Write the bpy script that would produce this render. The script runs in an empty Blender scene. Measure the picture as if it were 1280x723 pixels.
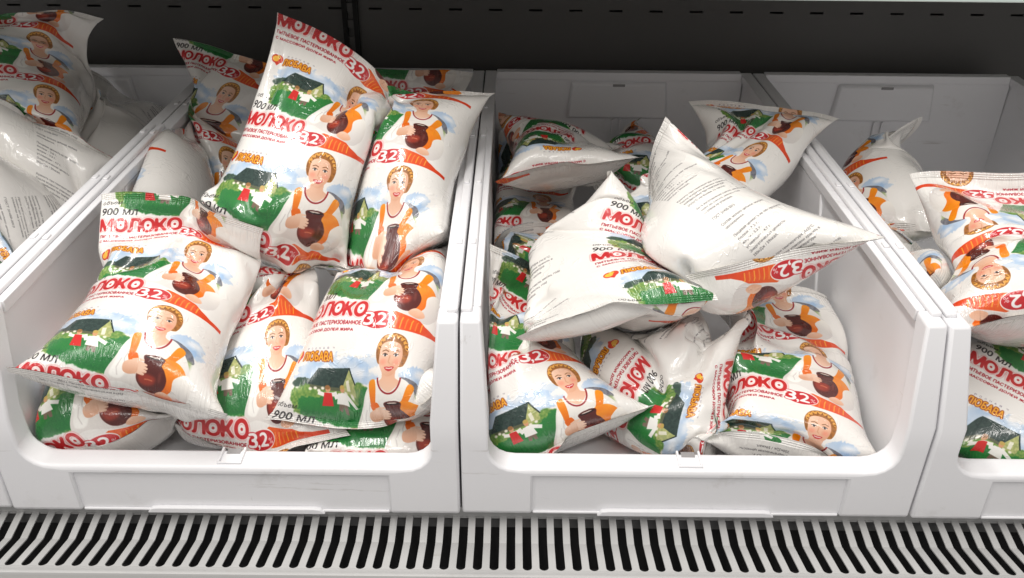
import bpy, bmesh, math
import numpy as np
from mathutils import Matrix, Vector
from mathutils.bvhtree import BVHTree

S = bpy.context.scene
COL = S.collection
PI = math.pi

# ------------------------------------------------------------------ camera
CAM_C = np.array([0.0428, -0.5736, 0.5712])
CAM_R = np.array([[0.9999, 0.0047, 0.0092], [-0.0103, 0.5068, 0.8620], [0.0006, 0.8620, -0.5068]])
CAM_F = 1097.96
cam_d = bpy.data.cameras.new('camera')
cam = bpy.data.objects.new('camera', cam_d)
COL.objects.link(cam)
_r, _u, _f = [Vector(v).normalized() for v in CAM_R]
_u = (_u - _r * _u.dot(_r)).normalized()
_b = _r.cross(_u)
cam.matrix_world = Matrix(((_r.x, _u.x, _b.x, CAM_C[0]), (_r.y, _u.y, _b.y, CAM_C[1]),
                           (_r.z, _u.z, _b.z, CAM_C[2]), (0, 0, 0, 1)))
cam_d.sensor_width = 36
cam_d.lens = 36 * CAM_F / 1280
cam_d.clip_start = 0.02
cam_d.clip_end = 50
S.camera = cam

# ------------------------------------------------------------------ light
wd = bpy.data.worlds.new('World')
S.world = wd
wd.use_nodes = True
wd.node_tree.nodes['Background'].inputs[0].default_value = (1.0, 0.97, 0.95, 1)
wd.node_tree.nodes['Background'].inputs[1].default_value = 0.39


def area(name, loc, target, sx, sy, power, color):
    d = bpy.data.lights.new(name, 'AREA')
    d.shape = 'RECTANGLE'
    d.size, d.size_y, d.energy, d.color = sx, sy, power, color
    o = bpy.data.objects.new(name, d)
    COL.objects.link(o)
    o.location = loc
    o.rotation_euler = (Vector(target) - Vector(loc)).to_track_quat('-Z', 'Y').to_euler()
    return o


# fluorescent rows hanging over the aisle
area('ceiling_light', (-0.3, 0.08, 2.3), (0.0, 0.1, 0.0), 2.6, 0.16, 50, (1.0, 0.965, 0.925))
area('ceiling_light', (0.9, -1.7, 2.4), (0.2, 0.1, 0.0), 2.6, 0.16, 18, (1.0, 0.965, 0.925))
area('ceiling_light', (-1.6, -1.3, 2.4), (0.0, 0.1, 0.0), 0.5, 1.6, 14, (1.0, 0.965, 0.925))
S.view_settings.view_transform = 'Standard'
S.view_settings.look = 'None'
S.view_settings.gamma = 1
S.view_settings.exposure = 0.04
S.cycles.max_bounces = 8
S.cycles.use_denoising = True


# ------------------------------------------------------------------ helpers
def pix(px, py, ax, val):
    """the point on the plane coordinate[ax] == val that the photograph shows at (px, py)"""
    d = np.array([(px - 640) / CAM_F, -(py - 361.5) / CAM_F, 1]) @ CAM_R
    return CAM_C + d * (val - CAM_C[ax]) / d[ax]


def material(name, color, rough=0.5, **kw):
    m = bpy.data.materials.new(name)
    m.use_nodes = True
    b = m.node_tree.nodes['Principled BSDF']
    b.inputs['Base Color'].default_value = (*color, 1)
    b.inputs['Roughness'].default_value = rough
    for k, v in kw.items():
        b.inputs[k.replace('_', ' ')].default_value = v
    return m


def link_obj(name, me, mat=None, parent=None, loc=(0, 0, 0), bevel=0, smooth=True, segs=2):
    o = bpy.data.objects.new(name, me)
    COL.objects.link(o)
    o.location = loc
    if parent:
        o.parent = parent
    if mat and not me.materials:
        me.materials.append(mat)
    if bevel:
        md = o.modifiers.new('bevel', 'BEVEL')
        md.width, md.segments, md.limit_method, md.angle_limit = bevel, segs, 'ANGLE', math.radians(30)
        md.harden_normals = False
    if smooth:
        me.polygons.foreach_set('use_smooth', [True] * len(me.polygons))
        try:
            me.set_sharp_from_angle(angle=math.radians(45))
        except Exception:
            pass
    return o


def tag(o, label=None, cat=None, group=None, kind=None):
    for k, v in (('label', label), ('category', cat), ('group', group), ('kind', kind)):
        if v:
            o[k] = v
    return o


def empty(name, loc):
    o = bpy.data.objects.new(name, None)
    COL.objects.link(o)
    o.location = loc
    o.empty_display_size = 0.02
    return o


class MB:
    """collects boxes and prisms into one mesh"""

    def __init__(s):
        s.v, s.f = [], []

    def box(s, x0, x1, y0, y1, z0, z1):
        n = len(s.v)
        s.v += [(x, y, z) for z in (z0, z1) for y in (y0, y1) for x in (x0, x1)]
        s.f += [tuple(n + i for i in q) for q in ((0, 2, 3, 1), (4, 5, 7, 6), (0, 1, 5, 4), (2, 6, 7, 3), (0, 4, 6, 2), (1, 3, 7, 5))]
        return s

    def prism(s, pts, fa, fb):
        """pts: outline; fa / fb map an outline point to the two end caps"""
        n, k = len(s.v), len(pts)
        s.v += [fa(*p) for p in pts] + [fb(*p) for p in pts]
        s.f.append(tuple(range(n, n + k)))
        s.f.append(tuple(range(n + 2 * k - 1, n + k - 1, -1)))
        for i in range(k):
            j = (i + 1) % k
            s.f.append((n + j, n + i, n + k + i, n + k + j))
        return s

    def mesh(s, name):
        me = bpy.data.meshes.new(name)
        me.from_pydata(s.v, [], s.f)
        bm = bmesh.new()
        bm.from_mesh(me)
        bmesh.ops.recalc_face_normals(bm, faces=bm.faces)
        bm.to_mesh(me)
        bm.free()
        return me


# ------------------------------------------------------------------ materials of the setting
def noise_bump(m, scale, strength, dist=0.001, detail=6, rough_var=None, dirt=None, coord='Object'):
    nt = m.node_tree
    b = nt.nodes['Principled BSDF']
    tc = nt.nodes.new('ShaderNodeTexCoord')
    n = nt.nodes.new('ShaderNodeTexNoise')
    n.inputs['Scale'].default_value = scale
    n.inputs['Detail'].default_value = detail
    nt.links.new(tc.outputs[coord], n.inputs['Vector'])
    bp = nt.nodes.new('ShaderNodeBump')
    bp.inputs['Strength'].default_value = strength
    bp.inputs['Distance'].default_value = dist
    nt.links.new(n.outputs['Fac'], bp.inputs['Height'])
    nt.links.new(bp.outputs['Normal'], b.inputs['Normal'])
    if rough_var:
        mr = nt.nodes.new('ShaderNodeMapRange')
        mr.inputs['To Min'].default_value, mr.inputs['To Max'].default_value = rough_var
        nt.links.new(n.outputs['Fac'], mr.inputs['Value'])
        nt.links.new(mr.outputs['Result'], b.inputs['Roughness'])
    if dirt:
        n2 = nt.nodes.new('ShaderNodeTexNoise')
        n2.inputs['Scale'].default_value = dirt[0]
        n2.inputs['Detail'].default_value = 8
        n2.inputs['Roughness'].default_value = 0.7
        nt.links.new(tc.outputs[coord], n2.inputs['Vector'])
        rp = nt.nodes.new('ShaderNodeValToRGB')
        base = tuple(b.inputs['Base Color'].default_value)
        rp.color_ramp.elements[0].position, rp.color_ramp.elements[0].color = dirt[1], base
        rp.color_ramp.elements[1].position, rp.color_ramp.elements[1].color = dirt[2], (*dirt[3], 1)
        nt.links.new(n2.outputs['Fac'], rp.inputs['Fac'])
        nt.links.new(rp.outputs['Color'], b.inputs['Base Color'])
    return m


M_BIN = noise_bump(material('bin_plastic', (0.85, 0.848, 0.865), 0.38), 900, 0.10, 0.0006, 3,
                   (0.36, 0.52), (7, 0.66, 0.80, (0.62, 0.60, 0.58)))


def wear(m, tint):
    """rub marks and scratches, different on every object"""
    nt = m.node_tree
    b = nt.nodes['Principled BSDF']
    src = b.inputs['Base Color'].links[0].from_socket
    tc = nt.nodes.new('ShaderNodeTexCoord')
    oi = nt.nodes.new('ShaderNodeObjectInfo')
    mul = nt.nodes.new('ShaderNodeMath')
    mul.operation = 'MULTIPLY'
    mul.inputs[1].default_value = 37.0
    nt.links.new(oi.outputs['Random'], mul.inputs[0])
    for vec, sc, lo, hi, amount in (((9, 9, 120), 1.0, .66, .74, .55), ((60, 14, 30), 1.0, .70, .80, .6), ((22, 22, 22), 1.0, .62, .85, .45)):
        mp = nt.nodes.new('ShaderNodeMapping')
        mp.inputs['Scale'].default_value = vec
        nt.links.new(tc.outputs['Object'], mp.inputs['Vector'])
        nt.links.new(mul.outputs[0], mp.inputs['Location'])
        n = nt.nodes.new('ShaderNodeTexNoise')
        n.inputs['Scale'].default_value, n.inputs['Detail'].default_value, n.inputs['Roughness'].default_value = sc, 6, .65
        nt.links.new(mp.outputs[0], n.inputs[0])
        r = nt.nodes.new('ShaderNodeMapRange')
        r.inputs['From Min'].default_value, r.inputs['From Max'].default_value, r.inputs['To Max'].default_value = lo, hi, amount
        nt.links.new(n.outputs['Fac'], r.inputs['Value'])
        mx = nt.nodes.new('ShaderNodeMix')
        mx.data_type = 'RGBA'
        nt.links.new(r.outputs[0], mx.inputs['Factor'])
        nt.links.new(src, mx.inputs['A'])
        mx.inputs['B'].default_value = (*tint, 1)
        src = mx.outputs['Result']
    nt.links.new(src, b.inputs['Base Color'])


wear(M_BIN, (0.50, 0.47, 0.44))
M_GREY = material('grey_clip', (0.30, 0.29, 0.29), 0.6)
M_DARKSLOT = material('slot_dark', (0.01, 0.01, 0.01), 0.8)
M_SCUFF = material('scuff_brown', (0.20, 0.15, 0.11), 0.8)
M_BACK = noise_bump(material('back_panel_paint', (0.085, 0.082, 0.078), 0.5), 300, 0.1, 0.0005, 3, (0.42, 0.6))
M_GRILLE = noise_bump(material('grille_paint', (0.47, 0.47, 0.465), 0.4), 500, 0.08, 0.0004, 3,
                      (0.34, 0.5), (25, 0.60, 0.82, (0.42, 0.41, 0.39)))
wear(M_GRILLE, (0.30, 0.28, 0.25))
M_DUCT = material('duct_dark', (0.015, 0.015, 0.016), 0.7)
M_DUCTG = material('duct_grey', (0.16, 0.16, 0.16), 0.6)
M_CREAM = noise_bump(material('cream_rail', (0.66, 0.63, 0.57), 0.35), 200, 0.05, 0.0004)
M_SHELF = material('upper_shelf_paint', (0.62, 0.63, 0.60), 0.45)
M_RAILGLASS = material('price_rail_plastic', (0.62, 0.72, 0.69), 0.25)

W, D, H = 0.40, 0.728, 0.187
ZL = 0.053          # height of a bin's front lip
KZ = 0.102          # below this the front is upright, above it leans back
LEAN = 0.029 / (H - KZ)


# ------------------------------------------------------------------ cabinet
def cabinet():
    # back panel with a row of slots: a sheet built from strips so that the slots are real holes
    yb = D + 0.05
    m = MB()
    zs, hs = 0.2632, 0.0032
    x0, x1 = -1.6, 1.75
    m.box(x0, x1, yb, yb + 0.004, -0.03, zs - hs / 2)
    m.box(x0, x1, yb, yb + 0.004, zs + hs / 2, 0.62)
    pitch, sw = 0.0604, 0.020
    first = 0.1958 - 27 * pitch
    edge = x0
    for k in range(60):
        c = first + k * pitch
        if c - sw / 2 <= edge + 0.004 or c + sw / 2 > x1 or abs(c + 0.2042) < 0.018:
            continue
        m.box(edge, c - sw / 2, yb, yb + 0.004, zs - hs / 2, zs + hs / 2)
        edge = c + sw / 2
    m.box(edge, x1, yb, yb + 0.004, zs - hs / 2, zs + hs / 2)
    o = link_obj('back_panel', m.mesh('back_panel'), M_BACK, smooth=False)
    tag(o, 'dark grey rear panel of the chiller with a row of narrow slots', kind='structure')
    o = link_obj('back_cavity', MB().box(x0, x1, yb + 0.03, yb + 0.034, -0.03, 0.62).mesh('back_cavity'), M_DARKSLOT, smooth=False)
    tag(o, kind='structure')
    # slotted upright
    up = empty('slotted_upright', (-0.2042, yb, 0.0))
    tag(up, 'black slotted steel upright on the dark rear panel', 'upright')
    m = MB()
    m.box(-0.012, -0.0045, -0.006, -0.0005, 0.0, 0.62)
    m.box(0.0045, 0.012, -0.006, -0.0005, 0.0, 0.62)
    link_obj('channel', m.mesh('channel'), M_DARKSLOT, up, smooth=False)
    mm = MB().box(-0.0045, 0.0045, -0.004, -0.0005, 0, 0.012).mesh('rung')
    for k in range(24):
        link_obj('rung', mm, M_BACK, up, (0, 0, 0.01 + k * 0.025), smooth=False)
    # deck the bins stand on
    o = link_obj('deck', MB().box(-1.6, 1.75, 0.012, yb, -0.014, -0.003).mesh('deck'), M_GRILLE, smooth=False)
    tag(o, kind='structure')
    # duct below the grille
    m = MB()
    m.box(-1.6, 1.75, 0.02, 0.024, -0.09, -0.016)
    m.box(-1.6, 1.75, -0.10, 0.024, -0.094, -0.09)
    o = link_obj('duct', m.mesh('duct'), M_DUCT, smooth=False)
    tag(o, kind='structure')
    o = link_obj('duct_baffle', MB().box(-1.6, 1.75, 0.0185, 0.0198, -0.034, -0.0167).mesh('duct_baffle'), M_DUCTG, smooth=False)
    tag(o, kind='structure')
    # upper shelf
    sh = empty('upper_shelf', (0, 0.30, 0.3838))
    tag(sh, 'pale shelf above the bins with a light front rail', 'shelf')
    link_obj('shelf_board', MB().box(-1.6, 1.75, 0.008, 0.472, 0.0, 0.018).mesh('shelf_board'), M_SHELF, sh, smooth=False)
    link_obj('price_rail', MB().box(-1.6, 1.75, -0.002, 0.0075, 0.0005, 0.04).mesh('price_rail'), M_RAILGLASS, sh, bevel=0.001)


def grille():
    g = empty('air_grille', (0, 0, 0))
    tag(g, 'pale slotted air grille along the front of the chiller below the bins', 'grille')
    pitch, sw = 0.0142, 0.0079
    th = 0.0012
    # profile (y, z): from under the bins down to the bend, then up to the front rail
    A, Bp, Cc = (0.012, -0.0140), (-0.0150, -0.0195), (-0.0545, -0.0105)
    Rr = sw / 2

    def zat(y):
        if y > Bp[0]:
            t = (y - Bp[0]) / (A[0] - Bp[0])
            return Bp[1] + t * (A[1] - Bp[1])
        t = (y - Cc[0]) / (Bp[0] - Cc[0])
        return Cc[1] + t * (Bp[1] - Cc[1])
    # one slat: half a bar on both sides, flaring into the round slot ends at the front
    ys = [A[0], 0.004, -0.008, Bp[0] + 0.003, Bp[0], Bp[0] - 0.003, -0.03, -0.042]
    hw = [(pitch - sw) / 2] * len(ys)
    yend = -0.0505
    for k in range(7):
        a = k / 6 * PI / 2 * 0.96
        ys.append(yend - Rr * math.sin(a) + 0.001)
        hw.append(pitch / 2 - Rr * math.cos(a))
    v, f = [], []
    for y, w in zip(ys, hw):
        z = zat(y)
        v += [(-w, y, z), (w, y, z), (-w, y, z - th), (w, y, z - th)]
    n = len(ys)
    for i in range(n - 1):
        a, b = 4 * i, 4 * i + 4
        f += [(a, a + 1, b + 1, b), (a + 2, b + 2, b + 3, a + 3), (a, b, b + 2, a + 2), (a + 1, a + 3, b + 3, b + 1)]
    f += [(0, 2, 3, 1), (4 * n - 4, 4 * n - 3, 4 * n - 1, 4 * n - 2)]
    me = bpy.data.meshes.new('slat')
    me.from_pydata(v, [], f)
    xc = 0.0446 + 0.0071
    lo, hi = -58, 60
    for k in range(lo, hi):
        link_obj('slat', me, M_GRILLE, g, (xc + k * pitch, 0, 0), smooth=False)
    X0, X1 = xc + lo * pitch - pitch / 2, xc + hi * pitch - pitch / 2
    y1, z1 = ys[-1], zat(ys[-1])
    # front rail: lip going up then a face going down
    prof = [(y1 - 0.0001, z1), (y1 - 0.006, z1 + 0.002), (y1 - 0.009, z1 + 0.0045), (y1 - 0.0115, z1 + 0.0045), (y1 - 0.0125, z1 + 0.002),
            (y1 - 0.0125, z1 - 0.03), (y1 - 0.0105, z1 - 0.03), (y1 - 0.010, z1 + 0.0015), (y1 - 0.006, z1 - 0.0006), (y1 - 0.0001, z1 - th)]
    link_obj('front_rail', MB().prism(prof, lambda y, z: (X0, y, z), lambda y, z: (X1, y, z)).mesh('front_rail'), M_GRILLE, g)
    back = MB().box(X0, X1, A[0] + 0.0001, A[0] + 0.012, -0.0165, -0.0145)
    link_obj('rear_flange', back.mesh('rear_flange'), M_GRILLE, g, smooth=False)
    # price rail below
    yb = y1 - 0.0126
    pr = link_obj('price_holder', MB().prism([(yb - 0.0002, z1 - 0.004), (yb - 0.020, z1 - 0.012), (yb - 0.022, z1 - 0.05), (yb - 0.0002, z1 - 0.05)],
                  lambda y, z: (X0, y, z), lambda y, z: (X1, y, z)).mesh('price_holder'), M_CREAM, bevel=0.0015)
    tag(pr, 'cream plastic price rail running along below the slotted grille', 'price rail')
    tg = link_obj('paper_tag', MB().box(-0.02, 0.006, -0.0012, 0, 0.0, 0.03).mesh('paper_tag'), material('white_paper', (0.85, 0.85, 0.85), 0.5),
                  None, (0.043, yb - 0.0225, z1 - 0.0385))
    tag(tg, 'small white paper tag on the cream price rail', 'price tag')


# ------------------------------------------------------------------ bins
def make_bin(x0, label):
    r = empty('storage_bin', (x0, 0, 0))
    tag(r, label, 'bin', 'white plastic bins standing in a row')
    g = 0.0009
    A, B = g, W - g

    def sh(z):
        return LEAN * (z - KZ) if z > KZ else 0.0
    # ---- front frame: pillars + lip with rounded inner corners
    pw, R = 0.0235, 0.022
    outer = [(A, H), (A, KZ), (A, 0.078), (A, 0.035), (A, 0), (A + 0.035, 0), (A + 0.0622, 0), (A + 0.0622, 0.045), (A + 0.075, 0.045)]
    inner = [(A + 0.017, H), (A + pw, KZ)]
    for k in range(6):
        a = k / 5 * PI / 2
        inner.append((A + pw + R - R * math.cos(a), ZL + R - R * math.sin(a)))
    inner.append((A + 0.075, ZL))
    outer += [(A + B - x, z) for x, z in reversed(outer)]
    inner += [(A + B - x, z) for x, z in reversed(inner)]
    v, f = [], []
    for (ox, oz), (ix, iz) in zip(outer, inner):
        v += [(ox, sh(oz), oz), (ix, sh(iz), iz), (ox, 0.024 + sh(oz), oz), (ix, 0.024 + sh(iz), iz)]
    n = len(outer)
    for i in range(n - 1):
        a, b = 4 * i, 4 * i + 4
        f += [(a, b, b + 1, a + 1), (a + 2, a + 3, b + 3, b + 2), (a, a + 2, b + 2, b), (a + 1, b + 1, b + 3, a + 3)]
    f += [(0, 1, 3, 2), (4 * n - 4, 4 * n - 2, 4 * n - 1, 4 * n - 3)]
    mb = MB()
    mb.v, mb.f = v, f
    me = mb.mesh('front_frame')
    fr = link_obj('front_frame', me, M_BIN, r, bevel=0.0032, segs=3)
    # recessed front panel and foot strip
    link_obj('front_panel', MB().box(A + 0.0622, B - 0.0622, 0.0035, 0.012, 0.0, 0.0448).mesh('front_panel'), M_BIN, fr, smooth=False)
    link_obj('foot_strip', MB().prism([(A + 0.12, 0.0), (B - 0.12, 0.0), (B - 0.124, 0.0052), (B - 0.130, 0.0062), (A + 0.130, 0.0062), (A + 0.124, 0.0052)],
             lambda x, z: (x, -0.0012, z), lambda x, z: (x, 0.0034, z)).mesh('foot_strip'), M_BIN, fr, bevel=0.001)
    link_obj('foot_strip', MB().box(A + 0.063, B - 0.063, 0.0012, 0.0034, 0.0005, 0.003).mesh('foot_strip'), M_BIN, fr, bevel=0.0008)
    # clip notch in the lip
    cx = W / 2
    m = MB().box(cx - 0.0105, cx + 0.0105, 0.004, 0.006, ZL - 0.001, ZL + 0.0022).box(cx - 0.0105, cx - 0.0085, 0.006, 0.024, ZL - 0.001, ZL + 0.0028)
    m.box(cx + 0.0085, cx + 0.0105, 0.006, 0.024, ZL - 0.001, ZL + 0.0028)
    link_obj('clip_notch', m.mesh('clip_notch'), M_BIN, fr, bevel=0.0005)
    link_obj('clip_slot', MB().box(cx - 0.006, cx + 0.006, 0.018, 0.0245, ZL - 0.0008, ZL + 0.0006).mesh('clip_slot'), M_GREY, fr, smooth=False)
    # ---- side walls: thin drafted panel + rim
    for s in (0, 1):
        def X(x):
            return A + x if s == 0 else B - x
        yb = D
        yf = 0.024
        v = []
        prof = [(yf - 0.002, 0.003), (yb, 0.003), (yb, H - 0.004), (yf + LEAN * (H - KZ) - 0.002, H - 0.004), (yf - 0.002, KZ)]
        wall = MB().prism(prof, lambda y, z: (X(0.0015), y, z), lambda y, z: (X(0.0165 - 0.004 * z / H), y, z))
        w = link_obj('side_wall', wall.mesh('side_wall'), M_BIN, r, bevel=0.002)
        ys = 0.024 + LEAN * (H - KZ)
        link_obj('rim', MB().prism([(0.0, H - 0.0042), (0.0, H - 0.001), (0.0165, H - 0.001), (0.0165, H - 0.012), (0.0135, H - 0.012), (0.0135, H - 0.0042)],
                 lambda x, z: (X(x), ys + 0.0005, z), lambda x, z: (X(x), D, z)).mesh('rim'), M_BIN, w, bevel=0.001)
        # raised stacking rail on the front two thirds, lower ledge towards the back
        link_obj('stacking_rail', MB().box(min(X(0.0003), X(0.0098)), max(X(0.0003), X(0.0098)), 0.012 + LEAN * (H - KZ), 0.47, H - 0.0012, H + 0.0042).mesh('stacking_rail'), M_BIN, w, bevel=0.0022, segs=3)
        peg = MB().box(-0.0028, 0.0028, -0.005, 0.005, 0, 0.0022).mesh('peg')
        for yy in (0.16, 0.30, 0.44):
            link_obj('peg', peg, M_BIN, w, (X(0.0055), yy, H + 0.0040), bevel=0.001)
        link_obj('peg', peg, M_BIN, w, (X(0.0055), 0.56, H - 0.0012), bevel=0.001)
        # shallow upright fold on the inside of the wall
        link_obj('wall_fold', MB().prism([(0.24, 0.004), (0.47, 0.004), (0.42, H - 0.013), (0.32, H - 0.013)],
                 lambda y, z: (X(0.0150 - 0.004 * z / H), y, z), lambda y, z: (X(0.0188 - 0.004 * z / H), y, z)).mesh('wall_fold'), M_BIN, w, bevel=0.0025)
    # ---- base and back
    link_obj('base', MB().box(A + 0.014, B - 0.014, 0.018, D - 0.004, 0.001, 0.0065).mesh('base'), M_BIN, r, smooth=False)
    bw = link_obj('back_wall', MB().box(A + 0.0145, B - 0.0145, D - 0.012, D - 0.002, 0.004, H - 0.002).mesh('back_wall'), M_BIN, r, bevel=0.001)
    link_obj('rim', MB().box(A + 0.017, B - 0.017, D - 0.0135, D + 0.002, H - 0.011, H + 0.001).mesh('rim'), M_BIN, bw, bevel=0.0012)
    c = W / 2
    v = MB()
    yb = D - 0.0122
    v.prism([(c - 0.072, H - 0.012), (c + 0.072, H - 0.012), (c + 0.078, H - 0.070), (c - 0.078, H - 0.070)],
            lambda x, z: (x, yb + 0.0001, z), lambda x, z: (c + (x - c) * 0.95, yb - 0.0065, H - 0.041 + (z - H + 0.041) * 0.88))
    lp = link_obj('label_panel', v.mesh('label_panel'), M_BIN, bw, bevel=0.002)
    link_obj('latch_slot', MB().box(c - 0.009, c + 0.009, yb - 0.0069, yb - 0.0061, H - 0.0185, H - 0.0148).mesh('latch_slot'), M_GREY, lp, smooth=False)
    for dx in (-0.006, 0.006):
        link_obj('rib', MB().box(c + dx - 0.0015, c + dx + 0.0015, yb - 0.004, yb + 0.0001, 0.01, H - 0.0705).mesh('rib'), M_BIN, bw, smooth=False)
    return r


cabinet()
grille()
BIN_LABELS = {-2: 'white plastic bin with crumpled bags showing plain white backs',
              -1: 'white plastic bin heaped highest with printed milk bags, in front of the slotted upright',
              0: 'white plastic bin holding a white pyramid-shaped bag and a bag lying sideways',
              1: 'white plastic bin whose back wall stands mostly bare behind a few bags'}
for k in (-2, -1, 0, 1):
    make_bin(k * W, BIN_LABELS[k]).location.y += (0.0012, -0.0008, 0.0004, -0.0010)[k + 2]


# ------------------------------------------------------------------ the print on the bag film, drawn by code
UC, VC = 33.4, 10.5        # print size round the bag and along one repeat (1 unit = 1.06 cm)
PXU, SS = 40, 2


class Print:
    def __init__(s):
        s.k = PXU * SS
        s.tf = None
        s.w, s.h = int(UC * s.k), int(VC * s.k)
        s.c = np.empty((s.h, s.w, 3), np.float32)
        s.c[:] = (0.925, 0.912, 0.893)
        rng = np.random.default_rng(3)
        s.noise = {}
        for cell in (5, 12, 40, 90):
            gy, gx = s.h // cell + 2, s.w // cell + 2
            g = rng.random((gy, gx)).astype(np.float32)
            g[:, -1] = g[:, 0]
            y = np.linspace(0, gy - 1.001, s.h)
            x = np.linspace(0, gx - 1.001, s.w)
            yi, xi = y.astype(int), x.astype(int)
            fy, fx = (y - yi)[:, None], (x - xi)[None]
            fy, fx = fy * fy * (3 - 2 * fy), fx * fx * (3 - 2 * fx)
            s.noise[cell] = (g[yi][:, xi] * (1 - fy) * (1 - fx) + g[yi + 1][:, xi] * fy * (1 - fx)
                             + g[yi][:, xi + 1] * (1 - fy) * fx + g[yi + 1][:, xi + 1] * fy * fx).astype(np.float32)

    @staticmethod
    def blur(m, r):
        r = int(r)
        if r < 1:
            return m
        for _ in range(2):
            for ax in (0, 1):
                p = np.pad(m, [(r + 1, r) if a == ax else (0, 0) for a in (0, 1)], mode='edge')
                c = np.cumsum(p, axis=ax, dtype=np.float64)
                n = m.shape[ax]
                hi = np.take(c, range(2 * r + 1, 2 * r + 1 + n), axis=ax)
                lo = np.take(c, range(0, n), axis=ax)
                m = ((hi - lo) / (2 * r + 1)).astype(np.float32)
        return m

    def region(s, x0, x1, y0, y1, pad=0):
        a = max(0, int(x0 * s.k - pad - 2)), min(s.w, int(x1 * s.k + pad + 3))
        b = max(0, int(y0 * s.k - pad - 2)), min(s.h, int(y1 * s.k + pad + 3))
        return a[0], a[1], b[0], b[1]

    def put(s, m, reg, col, alpha=1.0):
        x0, x1, y0, y1 = reg
        a = (m * alpha)[..., None]
        t = s.c[y0:y1, x0:x1]
        col = np.asarray(col, np.float32)
        t[:] = t * (1 - a) + (col if col.ndim == 3 else col[None, None]) * a

    def mask_poly(s, pts, reg):
        x0, x1, y0, y1 = reg
        p = np.asarray(pts, float) * s.k
        xs = np.arange(x0, x1) + 0.5
        ys = np.arange(y0, y1) + 0.5
        m = np.zeros((y1 - y0, x1 - x0), bool)
        for (ax, ay), (bx, by) in zip(p, np.roll(p, -1, 0)):
            if ay == by:
                continue
            lo, hi = min(ay, by), max(ay, by)
            r = np.nonzero((ys > lo) & (ys <= hi))[0]
            if len(r):
                xc = ax + (ys[r] - ay) * (bx - ax) / (by - ay)
                m[r] ^= xs[None] < xc[:, None]
        return m.astype(np.float32)

    @staticmethod
    def spline(pts, n=8):
        p = np.asarray(pts, float)
        out = []
        for i in range(len(p)):
            a, b, c, d = p[i - 1], p[i], p[(i + 1) % len(p)], p[(i + 2) % len(p)]
            for t in np.arange(n) / n:
                out.append(0.5 * ((2 * b) + (c - a) * t + (2 * a - 5 * b + 4 * c - d) * t * t + (3 * b - a - 3 * c + d) * t ** 3))
        return np.array(out)

    def poly(s, pts, col, blur=0.0, alpha=1.0, smooth=False, tex=None, ragged=0.0, grad=None, wrapped=False):
        if smooth:
            pts = s.spline(pts)
        p = np.asarray(pts, float)
        if s.tf:
            p = p * s.tf[0] + s.tf[1]
        if p[:, 1].min() < 0 and not wrapped:      # runs over the joint between two repeats
            tf, s.tf = s.tf, None
            s.poly(p + (0, VC), col, blur, alpha, False, tex, ragged, grad, True)
            s.tf = tf
        pad = blur * s.k * 2.2
        reg = s.region(p[:, 0].min(), p[:, 0].max(), p[:, 1].min(), p[:, 1].max(), pad)
        x0, x1, y0, y1 = reg
        if x1 <= x0 or y1 <= y0:
            return
        m = s.blur(s.mask_poly(p, reg), blur * s.k)
        if ragged:
            n = 0.5 * s.noise[12][y0:y1, x0:x1] + 0.5 * s.noise[40][y0:y1, x0:x1]
            m = np.clip((m - (n - 0.5) * 2 * ragged * (m < 0.999) - 0.5) * 2.5 + 0.5, 0, 1)
        c = np.asarray(col, np.float32)
        if grad is not None:                       # (second colour, direction)
            c2, d = grad
            yy, xx = np.mgrid[y0:y1, x0:x1]
            t = xx * d[0] + yy * d[1]
            q = (p * s.k) @ np.array(d)
            t = np.clip((t - q.min()) / (q.max() - q.min() + 1e-6), 0, 1)[..., None]
            c = (c * (1 - t) + np.asarray(c2, np.float32) * t).astype(np.float32)
        if tex:                                    # (cell, second colour, amount)
            n = s.noise[tex[0]][y0:y1, x0:x1, None]
            c = c * (1 - n * tex[2]) + np.asarray(tex[1], np.float32) * n * tex[2]
        s.put(m, reg, c, alpha)

    def ell(s, cx, cy, rx, ry, col, rot=0.0, a0=0, a1=360, **kw):
        a = np.radians(np.linspace(a0, a1, 49)[:-1] if a1 - a0 == 360 else np.linspace(a0, a1, 40))
        c, sn = math.cos(rot), math.sin(rot)
        x, y = rx * np.cos(a), ry * np.sin(a)
        s.poly(np.stack([cx + x * c - y * sn, cy + x * sn + y * c], 1), col, **kw)

    def line(s, pts, wd, col, **kw):
        p = np.asarray(pts, float)
        t = np.gradient(p, axis=0)
        t /= np.linalg.norm(t, axis=1)[:, None] + 1e-9
        nrm = np.stack([-t[:, 1], t[:, 0]], 1)
        wds = np.broadcast_to(np.asarray(wd, float), (len(p),))[:, None] / 2
        s.poly(np.concatenate([p + nrm * wds, (p - nrm * wds)[::-1]]), col, **kw)

    # ---- lettering: glyph outlines of the built-in font, filled here
    def glyphs(s, body):
        cu = bpy.data.curves.new('lettering', 'FONT')
        cu.body = body
        cu.resolution_u = 3
        cu.fill_mode = 'NONE'
        o = bpy.data.objects.new('lettering', cu)
        COL.objects.link(o)
        dg = bpy.context.evaluated_depsgraph_get()
        e = o.evaluated_get(dg)
        me = e.to_mesh()
        v = np.empty(len(me.vertices) * 3, np.float32)
        me.vertices.foreach_get('co', v)
        t = np.empty(len(me.edges) * 2, np.int32)
        me.edges.foreach_get('vertices', t)
        e.to_mesh_clear()
        bpy.data.objects.remove(o)
        bpy.data.curves.remove(cu)
        return v.reshape(-1, 3)[:, :2] * (1, -1), t.reshape(-1, 2)

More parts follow.
